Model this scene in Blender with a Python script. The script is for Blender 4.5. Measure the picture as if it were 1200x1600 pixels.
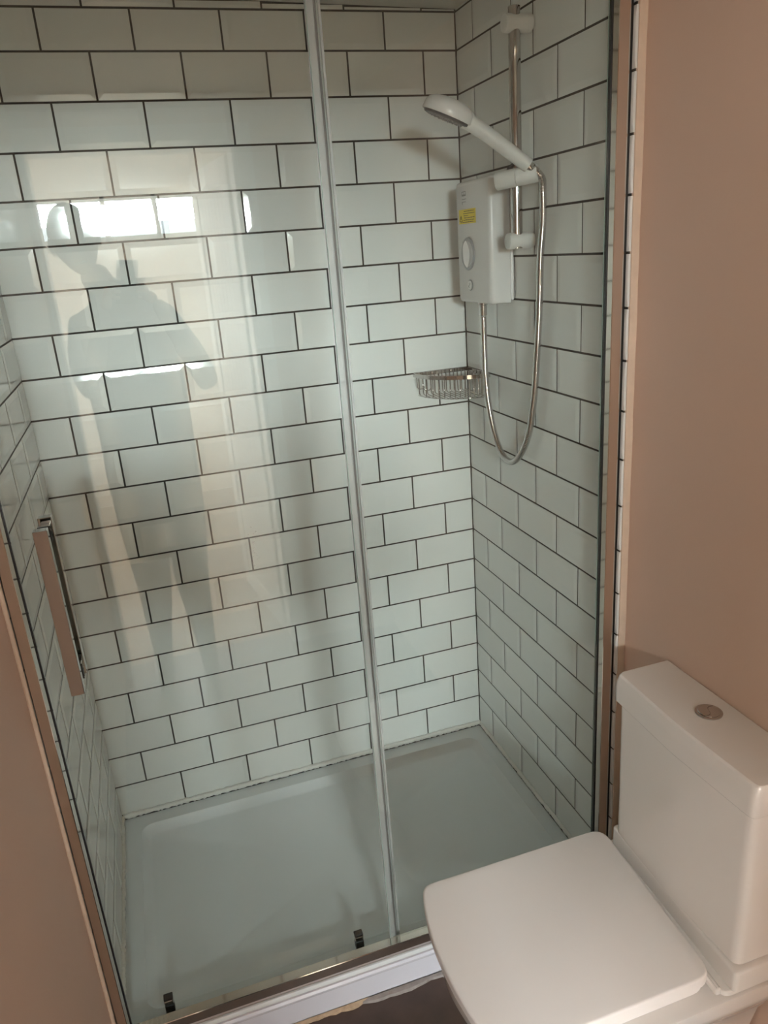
import bpy, bmesh, math, random
from mathutils import Vector, Matrix
random.seed(7)
for o in list(bpy.data.objects): bpy.data.objects.remove(o)
sc = bpy.context.scene
COL = sc.collection

# ------------------------------------------------------------------ camera
cam_d = bpy.data.cameras.new('camera')
cam_d.sensor_fit = 'VERTICAL'; cam_d.sensor_height = 32.0; cam_d.sensor_width = 24.0
cam_d.lens = 1183.3 / 1600 * 32.0
cam_d.clip_start = 0.01
cam = bpy.data.objects.new('camera', cam_d); COL.objects.link(cam)
Rm = Matrix(((0.9473991, 0.16786513, -0.27249999), (-0.31179055, 0.29184067, -0.90422103), (-0.0722606, 0.94162111, 0.32882835)))
cam.matrix_world = Matrix.Translation((-0.92233, -2.08548, 1.48524)) @ Rm.to_4x4()
sc.camera = cam

# ------------------------------------------------------------------ light and exposure
sc.view_settings.view_transform = 'Standard'; sc.view_settings.look = 'None'
sc.view_settings.gamma = 1.0; sc.view_settings.use_curve_mapping = False
sc.view_settings.exposure = 0.32
sc.cycles.use_denoising = True
sc.cycles.max_bounces = 14; sc.cycles.diffuse_bounces = 6; sc.cycles.glossy_bounces = 6
sc.cycles.transparent_max_bounces = 24; sc.cycles.transmission_bounces = 8
sc.cycles.sample_clamp_indirect = 6.0
w = bpy.data.worlds.new('sky'); sc.world = w; w.use_nodes = True
nt = w.node_tree; nt.nodes.clear()
bg = nt.nodes.new('ShaderNodeBackground'); out = nt.nodes.new('ShaderNodeOutputWorld')
bg.inputs['Color'].default_value = (0.86, 0.94, 1.0, 1); bg.inputs['Strength'].default_value = 9.0
nt.links.new(bg.outputs[0], out.inputs[0])

def area(name, loc, target, sx, sy, power, color):
    d = bpy.data.lights.new(name, 'AREA'); d.shape = 'RECTANGLE'; d.size = sx; d.size_y = sy
    d.energy = power; d.color = color
    o = bpy.data.objects.new(name, d); COL.objects.link(o)
    o.location = loc
    o.rotation_euler = (Vector(target) - Vector(loc)).to_track_quat('-Z', 'Y').to_euler()
    return o
# open sky beyond the garden, seen through the high window of the room behind the doorway
area('sky_daylight', (-0.9, -7.6, 3.04), (-0.85, -5.3, 2.69), 3.4, 2.3, 9500, (0.90, 0.97, 1.0))
# added fill lamp inside that room's left wall, which has no opening
area('far_room_fill', (-2.12, -4.0, 1.15), (0.0, -3.75, 0.9), 1.7, 1.9, 120, (1.0, 0.97, 0.92))

# ------------------------------------------------------------------ helpers
def obj(name, bm, mat, parent=None, smooth=False, **props):
    me = bpy.data.meshes.new(name)
    if smooth:
        for f in bm.faces: f.smooth = True
    bm.normal_update(); bm.to_mesh(me); bm.free()
    me.materials.append(mat)
    o = bpy.data.objects.new(name, me); COL.objects.link(o)
    if parent is not None: o.parent = parent
    for k, v in props.items(): o[k] = v
    return o
def thing(name, label, cat, loc=(0, 0, 0), group=None):
    o = bpy.data.objects.new(name, None); COL.objects.link(o)
    o.empty_display_size = 0.05
    o['label'] = label; o['category'] = cat
    if group: o['group'] = group
    o['base'] = 1; del o['base']
    return o
def tag(o, label, cat, group=None):
    o['label'] = label; o['category'] = cat
    if group: o['group'] = group
    return o
def NB(): return bmesh.new()
def box(bm, x0, x1, y0, y1, z0, z1, bev=0.0, seg=2):
    r = bmesh.ops.create_cube(bm, size=1.0)
    vs = r['verts']
    for v in vs:
        v.co = Vector(((x0 + x1) / 2 + v.co.x * (x1 - x0), (y0 + y1) / 2 + v.co.y * (y1 - y0), (z0 + z1) / 2 + v.co.z * (z1 - z0)))
    if bev > 0:
        es = list({e for v in vs for e in v.link_edges})
        bmesh.ops.bevel(bm, geom=es, offset=bev, segments=seg, profile=0.5, affect='EDGES')
    return bm
def frame_of(d):
    d = d.normalized(); a = Vector((0, 0, 1)) if abs(d.z) < 0.9 else Vector((1, 0, 0))
    u = d.cross(a).normalized(); v = d.cross(u).normalized(); return u, v
def tube(bm, pts, radii, n=16, caps=True, closed=False, up=None):
    pts = [Vector(p) for p in pts]
    if not isinstance(radii, (list, tuple)): radii = [radii] * len(pts)
    rings = []; u = None
    m = len(pts)
    for i, p in enumerate(pts):
        if closed: d = pts[(i + 1) % m] - pts[i - 1]
        else: d = pts[min(i + 1, m - 1)] - pts[max(i - 1, 0)]
        d.normalize()
        if u is None: u, v = frame_of(d)
        else:
            u = (u - d * u.dot(d)).normalized(); v = d.cross(u)
        r = radii[i]
        rings.append([bm.verts.new(p + (u * math.cos(2 * math.pi * k / n) + v * math.sin(2 * math.pi * k / n)) * r) for k in range(n)])
    rng = range(m) if closed else range(m - 1)
    for i in rng:
        a, b = rings[i], rings[(i + 1) % m]
        for k in range(n): bm.faces.new((a[k], a[(k + 1) % n], b[(k + 1) % n], b[k]))
    if caps and not closed:
        bm.faces.new(rings[0][::-1]); bm.faces.new(rings[-1])
    return bm
def lathe(bm, c, axis, prof, n=32):
    """prof: list of (distance along axis, radius)"""
    c = Vector(c); axis = Vector(axis).normalized(); u, v = frame_of(axis)
    rings = []
    for h, r in prof:
        rings.append([bm.verts.new(c + axis * h + (u * math.cos(2 * math.pi * k / n) + v * math.sin(2 * math.pi * k / n)) * max(r, 1e-5)) for k in range(n)])
    for a, b in zip(rings, rings[1:]):
        for k in range(n): bm.faces.new((a[k], a[(k + 1) % n], b[(k + 1) % n], b[k]))
    bm.faces.new(rings[0][::-1]); bm.faces.new(rings[-1])
    bmesh.ops.recalc_face_normals(bm, faces=bm.faces)
    return bm
def prism(bm, pts, z0, z1, bev=0, seg=3, bot=0, axis='z', taper=None):
    """outline extruded upward; bev rounds the top rim; taper: scale of the bottom outline about the centroid"""
    cx = sum(p[0] for p in pts) / len(pts); cy = sum(p[1] for p in pts) / len(pts)
    t = taper or 1.0
    lo = [bm.verts.new((cx + (p[0] - cx) * t, cy + (p[1] - cy) * t, z0)) for p in pts]
    hi = [bm.verts.new((p[0], p[1], z1)) for p in pts]
    n = len(pts); top = []
    f1 = bm.faces.new(lo[::-1]); f2 = bm.faces.new(hi)
    for i in range(n): bm.faces.new((lo[i], lo[(i + 1) % n], hi[(i + 1) % n], hi[i]))
    bmesh.ops.recalc_face_normals(bm, faces=bm.faces)
    es = []
    if bev: es += list(f2.edges)
    if bot: es += list(f1.edges)
    if es: bmesh.ops.bevel(bm, geom=es, offset=bev or bot, segments=seg, profile=0.5, affect='EDGES')
    return bm
def spline(pts, k=10):
    P = [Vector(p) for p in pts]; o = []
    P = [P[0] * 2 - P[1]] + P + [P[-1] * 2 - P[-2]]
    for i in range(1, len(P) - 2):
        for j in range(k):
            t = j / k; a, b, c, d = P[i - 1:i + 3]
            o.append(0.5 * ((2 * b) + (c - a) * t + (2 * a - 5 * b + 4 * c - d) * t * t + (3 * b - a - 3 * c + d) * t ** 3))
    o.append(P[-2]); return o
def auto_smooth(o, ang=35):
    me = o.data
    for p in me.polygons: p.use_smooth = True
    bm = bmesh.new(); bm.from_mesh(me)
    for e in bm.edges:
        if len(e.link_faces) == 2 and e.calc_face_angle(0) > math.radians(ang): e.smooth = False
    bm.to_mesh(me); bm.free(); return o

# ------------------------------------------------------------------ materials
def mat(name, col, rough=0.5, metal=0.0, spec=0.5, noise=None, bump=None, coat=0.0, rvar=None):
    """noise=(scale, amount) colour mottling; bump=(scale, strength, distance)"""
    m = bpy.data.materials.new(name); m.use_nodes = True
    t = m.node_tree; b = t.nodes['Principled BSDF']
    b.inputs['Base Color'].default_value = (*col, 1); b.inputs['Roughness'].default_value = rough
    b.inputs['Metallic'].default_value = metal; b.inputs['Specular IOR Level'].default_value = spec
    if coat: b.inputs['Coat Weight'].default_value = coat; b.inputs['Coat Roughness'].default_value = 0.03
    tc = t.nodes.new('ShaderNodeTexCoord')
    if noise:
        n = t.nodes.new('ShaderNodeTexNoise'); n.inputs['Scale'].default_value = noise[0]; n.inputs['Detail'].default_value = 5
        r = t.nodes.new('ShaderNodeMix'); r.data_type = 'RGBA'
        r.inputs[6].default_value = (*[c * (1 - noise[1]) for c in col], 1)
        r.inputs[7].default_value = (*[min(1, c * (1 + noise[1])) for c in col], 1)
        t.links.new(tc.outputs['Object'], n.inputs['Vector']); t.links.new(n.outputs['Fac'], r.inputs[0]); t.links.new(r.outputs[2], b.inputs['Base Color'])
    if rvar:
        n = t.nodes.new('ShaderNodeTexNoise'); n.inputs['Scale'].default_value = rvar[0]
        mr = t.nodes.new('ShaderNodeMapRange'); mr.inputs[3].default_value = rvar[1]; mr.inputs[4].default_value = rvar[2]
        t.links.new(tc.outputs['Object'], n.inputs['Vector']); t.links.new(n.outputs['Fac'], mr.inputs[0]); t.links.new(mr.outputs[0], b.inputs['Roughness'])
    if bump:
        n = t.nodes.new('ShaderNodeTexNoise'); n.inputs['Scale'].default_value = bump[0]; n.inputs['Detail'].default_value = 3
        bp = t.nodes.new('ShaderNodeBump'); bp.inputs['Strength'].default_value = bump[1]; bp.inputs['Distance'].default_value = bump[2]
        t.links.new(tc.outputs['Object'], n.inputs['Vector']); t.links.new(n.outputs['Fac'], bp.inputs['Height']); t.links.new(bp.outputs[0], b.inputs['Normal'])
    return m
M = {}
M['tile'] = mat('white glazed tile', (0.74, 0.75, 0.71), 0.07, spec=0.55, bump=(9, 0.25, 0.002))
# a little shade difference from tile to tile
_t = M['tile'].node_tree; _oi = _t.nodes.new('ShaderNodeObjectInfo'); _mr = _t.nodes.new('ShaderNodeMix'); _mr.data_type = 'RGBA'
_mr.inputs[6].default_value = (0.70, 0.715, 0.69, 1); _mr.inputs[7].default_value = (0.765, 0.776, 0.748, 1)
_t.links.new(_oi.outputs['Random'], _mr.inputs[0]); _t.links.new(_mr.outputs[2], _t.nodes['Principled BSDF'].inputs['Base Color'])
M['grout'] = mat('dark grey grout', (0.040, 0.036, 0.030), 0.9, noise=(60, 0.3), bump=(300, 0.4, 0.001))
M['pink'] = mat('pink painted plaster', (0.62, 0.445, 0.35), 0.62, noise=(2.5, 0.04), bump=(140, 0.12, 0.002))
M['plaster'] = mat('pale plaster edge', (0.66, 0.52, 0.40), 0.8, noise=(30, 0.12), bump=(80, 0.5, 0.002))
M['ceiling'] = mat('white ceiling paint', (0.66, 0.64, 0.58), 0.8, noise=(6, 0.05), bump=(90, 0.2, 0.002))
M['chrome'] = mat('polished chrome', (0.56, 0.545, 0.53), 0.07, 1.0)
M['satin'] = mat('polished aluminium', (0.74, 0.68, 0.62), 0.06, 1.0)
M['black'] = mat('black rubber', (0.012, 0.012, 0.012), 0.5)
M['plastic'] = mat('white plastic', (0.72, 0.71, 0.69), 0.22, spec=0.5)
M['plastic_matt'] = mat('matt white plastic', (0.68, 0.68, 0.65), 0.45)
M['light_grey'] = mat('light grey plastic', (0.46, 0.46, 0.45), 0.25)
M['grey_plastic'] = mat('grey plastic', (0.33, 0.34, 0.34), 0.3)
M['dark_plastic'] = mat('dark grey nozzle rubber', (0.06, 0.065, 0.065), 0.5)
M['yellow'] = mat('yellow sticker', (0.78, 0.60, 0.02), 0.45)
M['ink'] = mat('dark print', (0.10, 0.085, 0.02), 0.6)
M['greyink'] = mat('grey print', (0.22, 0.22, 0.21), 0.5)
M['ceramic'] = mat('white glazed ceramic', (0.79, 0.745, 0.705), 0.13, spec=0.5, coat=0.3)
M['lid'] = mat('white toilet lid plastic', (0.84, 0.785, 0.75), 0.30, bump=(500, 0.03, 0.0004))
M['tray'] = mat('white acrylic tray', (0.72, 0.745, 0.75), 0.32, bump=(420, 0.05, 0.0004), noise=(4, 0.03))
M['upvc'] = mat('glossy white trim', (0.72, 0.71, 0.77), 0.2)
M['silicone'] = mat('white silicone', (0.78, 0.77, 0.72), 0.35, noise=(80, 0.08), bump=(120, 0.4, 0.002))
M['tan'] = mat('tan filler', (0.50, 0.36, 0.24), 0.8, noise=(70, 0.4), bump=(90, 0.7, 0.003))
M['greyseal'] = mat('smeared grey sealant', (0.30, 0.26, 0.24), 0.5, noise=(60, 0.4), bump=(90, 0.7, 0.003))
M['floor'] = mat('dark brown stone floor', (0.082, 0.050, 0.037), 0.42, noise=(16, 0.5), bump=(40, 0.2, 0.002), rvar=(12, 0.3, 0.6))
M['doorwhite'] = mat('white door paint', (0.80, 0.79, 0.75), 0.4)
M['farwall'] = mat('cream wall paint', (0.80, 0.73, 0.64), 0.7, noise=(3, 0.03))
M['farfloor'] = mat('beige carpet', (0.42, 0.34, 0.27), 0.95, noise=(90, 0.3), bump=(300, 0.5, 0.004))
M['shirt'] = mat('grey jumper', (0.17, 0.18, 0.20), 0.9, noise=(120, 0.2), bump=(260, 0.4, 0.003))
M['trousers'] = mat('dark trousers', (0.13, 0.14, 0.16), 0.9, noise=(90, 0.2))
M['skin'] = mat('skin', (0.62, 0.36, 0.27), 0.5)
M['hair'] = mat('short grey hair', (0.16, 0.14, 0.13), 0.8, bump=(200, 0.6, 0.004))
M['leaf'] = mat('green leaves', (0.12, 0.18, 0.05), 0.7)
M['bark'] = mat('bark', (0.14, 0.10, 0.07), 0.9)

def glass_mat(name, tint, refl=1.0, rough=0.0):
    """thin clear glass: tinted see-through plus a mirror coat that grows with angle"""
    m = bpy.data.materials.new(name); m.use_nodes = True; t = m.node_tree; t.nodes.clear()
    N = t.nodes.new; L = t.links.new
    g = N('ShaderNodeNewGeometry'); dot = N('ShaderNodeVectorMath'); dot.operation = 'DOT_PRODUCT'
    L(g.outputs['Incoming'], dot.inputs[0]); L(g.outputs['Normal'], dot.inputs[1])
    ab = N('ShaderNodeMath'); ab.operation = 'ABSOLUTE'; L(dot.outputs['Value'], ab.inputs[0])
    om = N('ShaderNodeMath'); om.operation = 'SUBTRACT'; om.inputs[0].default_value = 1; L(ab.outputs[0], om.inputs[1])
    pw = N('ShaderNodeMath'); pw.operation = 'POWER'; pw.inputs[1].default_value = 5; L(om.outputs[0], pw.inputs[0])
    ma = N('ShaderNodeMath'); ma.operation = 'MULTIPLY_ADD'; ma.inputs[1].default_value = 0.96 * refl; ma.inputs[2].default_value = 0.04 * refl; ma.use_clamp = True
    L(pw.outputs[0], ma.inputs[0])
    tr = N('ShaderNodeBsdfTransparent'); tr.inputs[0].default_value = (*tint, 1)
    gl = N('ShaderNodeBsdfGlossy'); gl.inputs['Roughness'].default_value = rough
    mx = N('ShaderNodeMixShader'); o = N('ShaderNodeOutputMaterial')
    L(ma.outputs[0], mx.inputs[0]); L(tr.outputs[0], mx.inputs[1]); L(gl.outputs[0], mx.inputs[2]); L(mx.outputs[0], o.inputs[0])
    return m
M['glass'] = glass_mat('clear shower glass', (0.955, 0.975, 0.965))
M['glassedge'] = mat('green glass edge', (0.30, 0.38, 0.33), 0.2)
M['winglass'] = glass_mat('window glass', (0.98, 0.985, 0.98))
m = mat('clear vinyl seal', (0.62, 0.60, 0.60), 0.18); m.node_tree.nodes['Principled BSDF'].inputs['Alpha'].default_value = 0.40; M['seal'] = m
m = mat('milky vinyl seal', (0.20, 0.185, 0.18), 0.25); m.node_tree.nodes['Principled BSDF'].inputs['Alpha'].default_value = 0.75; M['sealdark'] = m

# ------------------------------------------------------------------ structure
P = 0.103; Q = 0.204695; G = 0.0048            # tile row pitch, column pitch, joint
LX = -1.2087; YE = -0.7775; FZ = -0.205; TOP = 2.044
WLX = LX - 0.004                               # painted left wall
def ceil_z(x): return 2.0505 + (-x) * 0.022
def wall_box(name, *a, mat_='pink', **k):
    o = obj(name, box(NB(), *a), M[mat_]); o['kind'] = 'structure'; return o
YB = -2.5                                      # doorway wall, shower side
wall_back = wall_box('wall_back', LX - 0.1, 0.1, 0.010, 0.10, FZ, 2.45, mat_='plaster')
bm = NB(); box(bm, 0.02, 0.12, YB, 0.0098, FZ, 2.30)
wall_right = obj('wall_right', bm, M['pink']); wall_right['kind'] = 'structure'
bm = NB(); box(bm, WLX - 0.1, WLX, YB, 0.0098, FZ, 2.30)
wall_left = obj('wall_left', bm, M['pink']); wall_left['kind'] = 'structure'
floor = wall_box('floor', WLX - 0.1, 0.12, YB - 0.1, 0.10, FZ - 0.05, FZ, mat_='floor')
bm = NB()
vs = [bm.verts.new((x, y, ceil_z(x) + dz)) for dz in (0, 0.12) for x, y in ((WLX - 0.02, YB), (0.04, YB), (0.04, 0.02), (WLX - 0.02, 0.02))]
for f in ((3, 2, 1, 0), (4, 5, 6, 7), (0, 1, 5, 4), (1, 2, 6, 5), (2, 3, 7, 6), (3, 0, 4, 7)): bm.faces.new([vs[i] for i in f])
bmesh.ops.recalc_face_normals(bm, faces=bm.faces)
ceiling = obj('ceiling', bm, M['ceiling']); ceiling['kind'] = 'structure'

# tiles ------------------------------------------------------------
def tile_mesh(w_, h_, bl=True, br=True, bb=True, bt=True):
    bw = 0.0135; e = 0.0006; hgt = 0.0016
    x0, x1, y0, y1 = 0.0, w_, 0.0, h_
    a = bw if bl else e; b = bw if br else e; c = bw if bb else e; d = bw if bt else e
    a = min(a, w_ * 0.45); b = min(b, w_ * 0.45); c = min(c, h_ * 0.45); d = min(d, h_ * 0.45)
    bm = NB()
    lo = [bm.verts.new(p) for p in ((x0, y0, -0.006), (x1, y0, -0.006), (x1, y1, -0.006), (x0, y1, -0.006))]
    ed = [bm.verts.new(p) for p in ((x0, y0, 0), (x1, y0, 0), (x1, y1, 0), (x0, y1, 0))]
    tp = [bm.verts.new(p) for p in ((x0 + a, y0 + c, hgt), (x1 - b, y0 + c, hgt), (x1 - b, y1 - d, hgt), (x0 + a, y1 - d, hgt))]
    for A, B in ((lo, ed), (ed, tp)):
        for i in range(4): bm.faces.new((A[i], A[(i + 1) % 4], B[(i + 1) % 4], B[i]))
    bm.faces.new(tp)
    me = bpy.data.meshes.new('tile'); bm.to_mesh(me); bm.free(); me.materials.append(M['tile'])
    return me
_cache = {}
def get_tile(w_, h_, *f):
    k = (round(w_, 4), round(h_, 4), f)
    if k not in _cache: _cache[k] = tile_mesh(w_, h_, *f)
    return _cache[k]
def tile_wall(parent, origin, U, Nn, length, phase, ctop, reverse=False):
    """U: unit vector of columns starting at the corner; Nn: normal into the room; phase[r%2]: first joint from the corner"""
    U = Vector(U); Nn = Vector(Nn); V = Vector((0, 0, 1))
    for r in range(-1, 21):
        z0 = r * P + G / 2; z1 = (r + 1) * P - G / 2
        bb = bt = True
        if r == -1: z0 = -0.100; bb = False
        if r == 19: z1 = TOP - G / 2; bt = False
        if r == 20: z0 = TOP + G / 2
        js = [0.0]; j = phase[r % 2]
        while j < length - 0.012: js.append(j); j += Q
        js.append(length)
        for i in range(len(js) - 1):
            a = js[i] + (G / 2 if i else 0.0036); b = js[i + 1] - (G / 2 if i < len(js) - 2 else 0.0)
            zt = z1
            if r == 20:
                zt = ctop(b, a) - 0.001; bt = False
                if zt - z0 < 0.002: continue
            me = get_tile(b - a, zt - z0, not (i == 0), not (i == len(js) - 2), bb, bt)
            o = bpy.data.objects.new('tile', me); COL.objects.link(o)
            # mirrored layout for walls whose columns run against the tile mesh's right hand
            if U.cross(V).dot(Nn) > 0:
                X = U; start = Vector(origin) + U * a
            else:
                me2 = get_tile(b - a, zt - z0, not (i == len(js) - 2), not (i == 0), bb, bt)
                o.data = me2; X = -U; start = Vector(origin) + U * b
            rx = random.gauss(0, 0.0012); ry = random.gauss(0, 0.0008)
            mt = Matrix((X, V, Nn)).transposed().to_4x4()
            o.matrix_world = Matrix.Translation(start + V * z0) @ mt @ Matrix.Rotation(rx, 4, 'X') @ Matrix.Rotation(ry, 4, 'Y')
            o.parent = parent
tile_wall(wall_back, (0, 0, 0), (-1, 0, 0), (0, -1, 0), -LX, (0.09394, 0.19651), lambda b, a: ceil_z(-a) )
tile_wall(wall_right, (0, 0, 0), (0, -1, 0), (-1, 0, 0), -YE, (0.20278, 0.10164), lambda b, a: ceil_z(0))
tile_wall(wall_left, (LX, 0, 0), (0, -1, 0), (1, 0, 0), 0.766, (0.20278, 0.10164), lambda b, a: ceil_z(LX))
def grout(parent, *a): obj('grout_bed', box(NB(), *a), M['grout'], parent)
grout(wall_back, LX - 0.01, 0.012, 0.0009, 0.0099, -0.16, 2.09)
grout(wall_right, 0.0009, 0.0195, YE + 0.003, 0.0020, -0.16, 2.05)
grout(wall_left, WLX + 0.0003, LX - 0.0009, -0.765, 0.0020, -0.16, 2.075)
# wobbly filler ends where the tiling stops against the painted walls
def filler_edge(parent, x0, x1, y, n=44, mat_='plaster'):
    bm = NB(); prev = None
    for i in range(n + 1):
        z = -0.2 + (2.246) * i / n
        j = random.uniform(-0.0012, 0.0012)
        q = [bm.verts.new(p) for p in ((x0, y + 0.006, z), (x1, y + 0.006, z), (x1 + j * 0.3, y - 0.002 + j, z), (x0 + j * 0.3, y - 0.002 + j, z))]
        if prev:
            for k in range(4): bm.faces.new((prev[k], prev[(k + 1) % 4], q[(k + 1) % 4], q[k]))
        else: bm.faces.new(q[::-1])
        prev = q
    bm.faces.new(prev); bmesh.ops.recalc_face_normals(bm, faces=bm.faces)
    obj('filler_edge', bm, M[mat_], parent)
filler_edge(wall_right, 0.0035, 0.0202, YE - 0.001)


# doorway wall behind the camera and the bright room beyond it --------
DX0, DX1, DT = -1.20, -0.450, 1.90
bm = NB(); box(bm, DX1, 0.12, YB - 0.1, YB - 0.0002, FZ, 2.30); box(bm, WLX - 0.1, DX0 - 0.0002, YB - 0.1, YB - 0.0002, FZ, 2.30); box(bm, DX0, DX1 - 0.0002, YB - 0.1, YB - 0.0002, DT, 2.30)
o = obj('wall_front', bm, M['pink']); o['kind'] = 'structure'
bm = NB(); box(bm, DX1 - 0.018, DX1 - 0.0005, YB - 0.11, YB + 0.012, FZ, DT - 0.0005, 0.003); box(bm, DX0 + 0.0005, DX0 + 0.018, YB - 0.11, YB + 0.012, FZ, DT - 0.0005, 0.003); box(bm, DX0 + 0.0005, DX1 - 0.0005, YB - 0.11, YB + 0.012, DT - 0.02, DT - 0.0005, 0.003)
box(bm, DX1, DX1 + 0.06, YB, YB + 0.014, FZ, DT + 0.06, 0.003); box(bm, DX0 - 0.016, DX1 + 0.06, YB, YB + 0.014, DT, DT + 0.06, 0.003)
o = obj('door_1', bm, M['doorwhite']); o['kind'] = 'structure'
# the open door leaf with its vertical grooves and cross brace
leaf = bpy.data.objects.new('door_2', None); COL.objects.link(leaf); leaf['kind'] = 'structure'
leaf.location = (DX1 - 0.03, YB - 0.12, FZ); leaf.rotation_euler = (0, 0, math.radians(-97))
LWd, LH = 0.68, DT - FZ - 0.03
for i in range(8):
    a = 0.09 + i * 0.0625
    obj('plank', box(NB(), a + 0.001, a + 0.0615, 0.008, 0.024, 0.10, LH - 0.10, 0.003, 1), M['doorwhite'], leaf)
for nm, a in (('stile', (0.0, 0.09, 0, 0.032, 0.005, LH)), ('stile', (LWd - 0.09, LWd, 0, 0.032, 0.005, LH)), ('cross_rail', (0.0902, LWd - 0.0902, 0, 0.032, 0.005, 0.10)), ('cross_rail', (0.0902, LWd - 0.0902, 0, 0.032, LH - 0.10, LH)), ('cross_rail', (0.0902, LWd - 0.0902, 0, 0.032, 0.95, 1.05))):
    obj(nm, box(NB(), *a, 0.003, 1), M['doorwhite'], leaf)
bm = NB(); lathe(bm, (LWd - 0.05, 0.03, 1.0), (0, 1, 0), [(0, 0.025), (0.008, 0.025), (0.008, 0.009), (0.035, 0.009)], 16); tube(bm, [(LWd - 0.05, 0.065, 1.0), (LWd - 0.16, 0.067, 1.0)], 0.008, 10); obj('door_handle', bm, M['chrome'], leaf, smooth=True)
# far room shell
FX0, FX1, FY, FT = -2.2, 0.25, -5.2, 2.35
WX0, WX1, WZ0, WZ1 = -1.50, -0.30, 1.66, 1.95
bm = NB(); box(bm, FX0, WX0, FY - 0.12, FY, FZ, FT); box(bm, WX1, FX1, FY - 0.12, FY, FZ, FT); box(bm, WX0, WX1, FY - 0.12, FY, FZ, WZ0); box(bm, WX0, WX1, FY - 0.12, FY, WZ1, FT)
o = obj('wall_far', bm, M['farwall']); o['kind'] = 'structure'
bm = NB(); box(bm, FX1, FX1 + 0.1, FY - 0.12, YB - 0.1, FZ, FT); box(bm, FX0 - 0.1, FX0, FY - 0.12, YB - 0.1, FZ, FT); box(bm, FX0, WLX - 0.1, YB - 0.1, YB, FZ, FT)
o = obj('wall_side', bm, M['farwall']); o['kind'] = 'structure'
wall_box('floor_beyond', FX0, FX1, FY, YB - 0.1, FZ - 0.05, FZ - 0.001, mat_='farfloor')
wall_box('ceiling_beyond', FX0 - 0.1, FX1 + 0.1, FY - 0.12, YB, FT, FT + 0.05, mat_='ceiling')
win = bpy.data.objects.new('window_1', None); COL.objects.link(win); win['kind'] = 'structure'
bm = NB()
for a in ((WX0, WX1, WZ0, WZ0 + 0.03), (WX0, WX1, WZ1 - 0.03, WZ1), (WX0, WX0 + 0.03, WZ0, WZ1), (WX1 - 0.03, WX1, WZ0, WZ1), (-1.0, -0.965, WZ0, WZ1), (-0.66, -0.625, WZ0, WZ1)):
    box(bm, a[0] + 0.0005, a[1] - 0.0005, FY - 0.09, FY - 0.04, a[2] + 0.0005, a[3] - 0.0005, 0.004, 1)
obj('window_frame', bm, M['doorwhite'], win)
obj('window_sill', box(NB(), WX0 - 0.03, WX1 + 0.03, FY + 0.0005, FY + 0.05, WZ0 - 0.025, WZ0, 0.004, 1), M['doorwhite'], win)
for a, b in ((WX0 + 0.03, -1.0), (-0.965, -0.66), (-0.625, WX1 - 0.03)):
    obj('pane', box(NB(), a, b, FY - 0.066, FY - 0.062, WZ0 + 0.03, WZ1 - 0.03), M['winglass'], win)

# ------------------------------------------------------------------ shower tray
TY0, TY1 = -0.772, -0.0005; RZ = -0.1155; WZ = -0.142
tray = thing('shower_tray', 'low white rectangular shower tray filling the floor of the tiled enclosure', 'shower tray')
bm = NB()
ox0, ox1 = LX + 0.0035, -0.0035
ix0, ix1, iy0, iy1 = -1.150, -0.052, -0.688, -0.058
def ring(x0, x1, y0, y1, r, z, n=6):
    pts = []
    for cx, cy, a0 in ((x1 - r, y1 - r, 0), (x0 + r, y1 - r, 90), (x0 + r, y0 + r, 180), (x1 - r, y0 + r, 270)):
        for k in range(n):
            a = math.radians(a0 + 90 * k / (n - 1)); pts.append((cx + r * math.cos(a), cy + r * math.sin(a), z))
    return [bm.verts.new(p) for p in pts]
def bridge(a, b):
    n = len(a)
    for i in range(n): bm.faces.new((a[i], a[(i + 1) % n], b[(i + 1) % n], b[i]))
R0 = ring(ox0, ox1, TY0, TY1 - 0.003, 0.002, FZ + 0.001)
R1 = ring(ox0, ox1, TY0, TY1 - 0.003, 0.002, RZ - 0.006); R2 = ring(ox0 + 0.004, ox1 - 0.004, TY0 + 0.006, TY1 - 0.007, 0.004, RZ)
R3 = ring(ix0 - 0.004, ix1 + 0.004, iy0 - 0.004, iy1 + 0.004, 0.036, RZ - 0.0008)
R4 = ring(ix0, ix1, iy0, iy1, 0.034, RZ - 0.006)
R5 = ring(ix0 + 0.014, ix1 - 0.014, iy0 + 0.014, iy1 - 0.014, 0.028, WZ + 0.004)
R6 = ring(ix0 + 0.022, ix1 - 0.022, iy0 + 0.022, iy1 - 0.022, 0.024, WZ)
for a, b in ((R0, R1), (R1, R2), (R2, R3), (R3, R4), (R4, R5), (R5, R6)): bridge(a, b)
cv = bm.verts.new((-0.6, -0.37, WZ - 0.004))
for i in range(len(R6)): bm.faces.new((R6[i], R6[(i + 1) % len(R6)], cv))
bm.faces.new(R0[::-1]); bmesh.ops.recalc_face_normals(bm, faces=bm.faces)
auto_smooth(obj('tray_body', bm, M['tray'], tray), 40)
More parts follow.
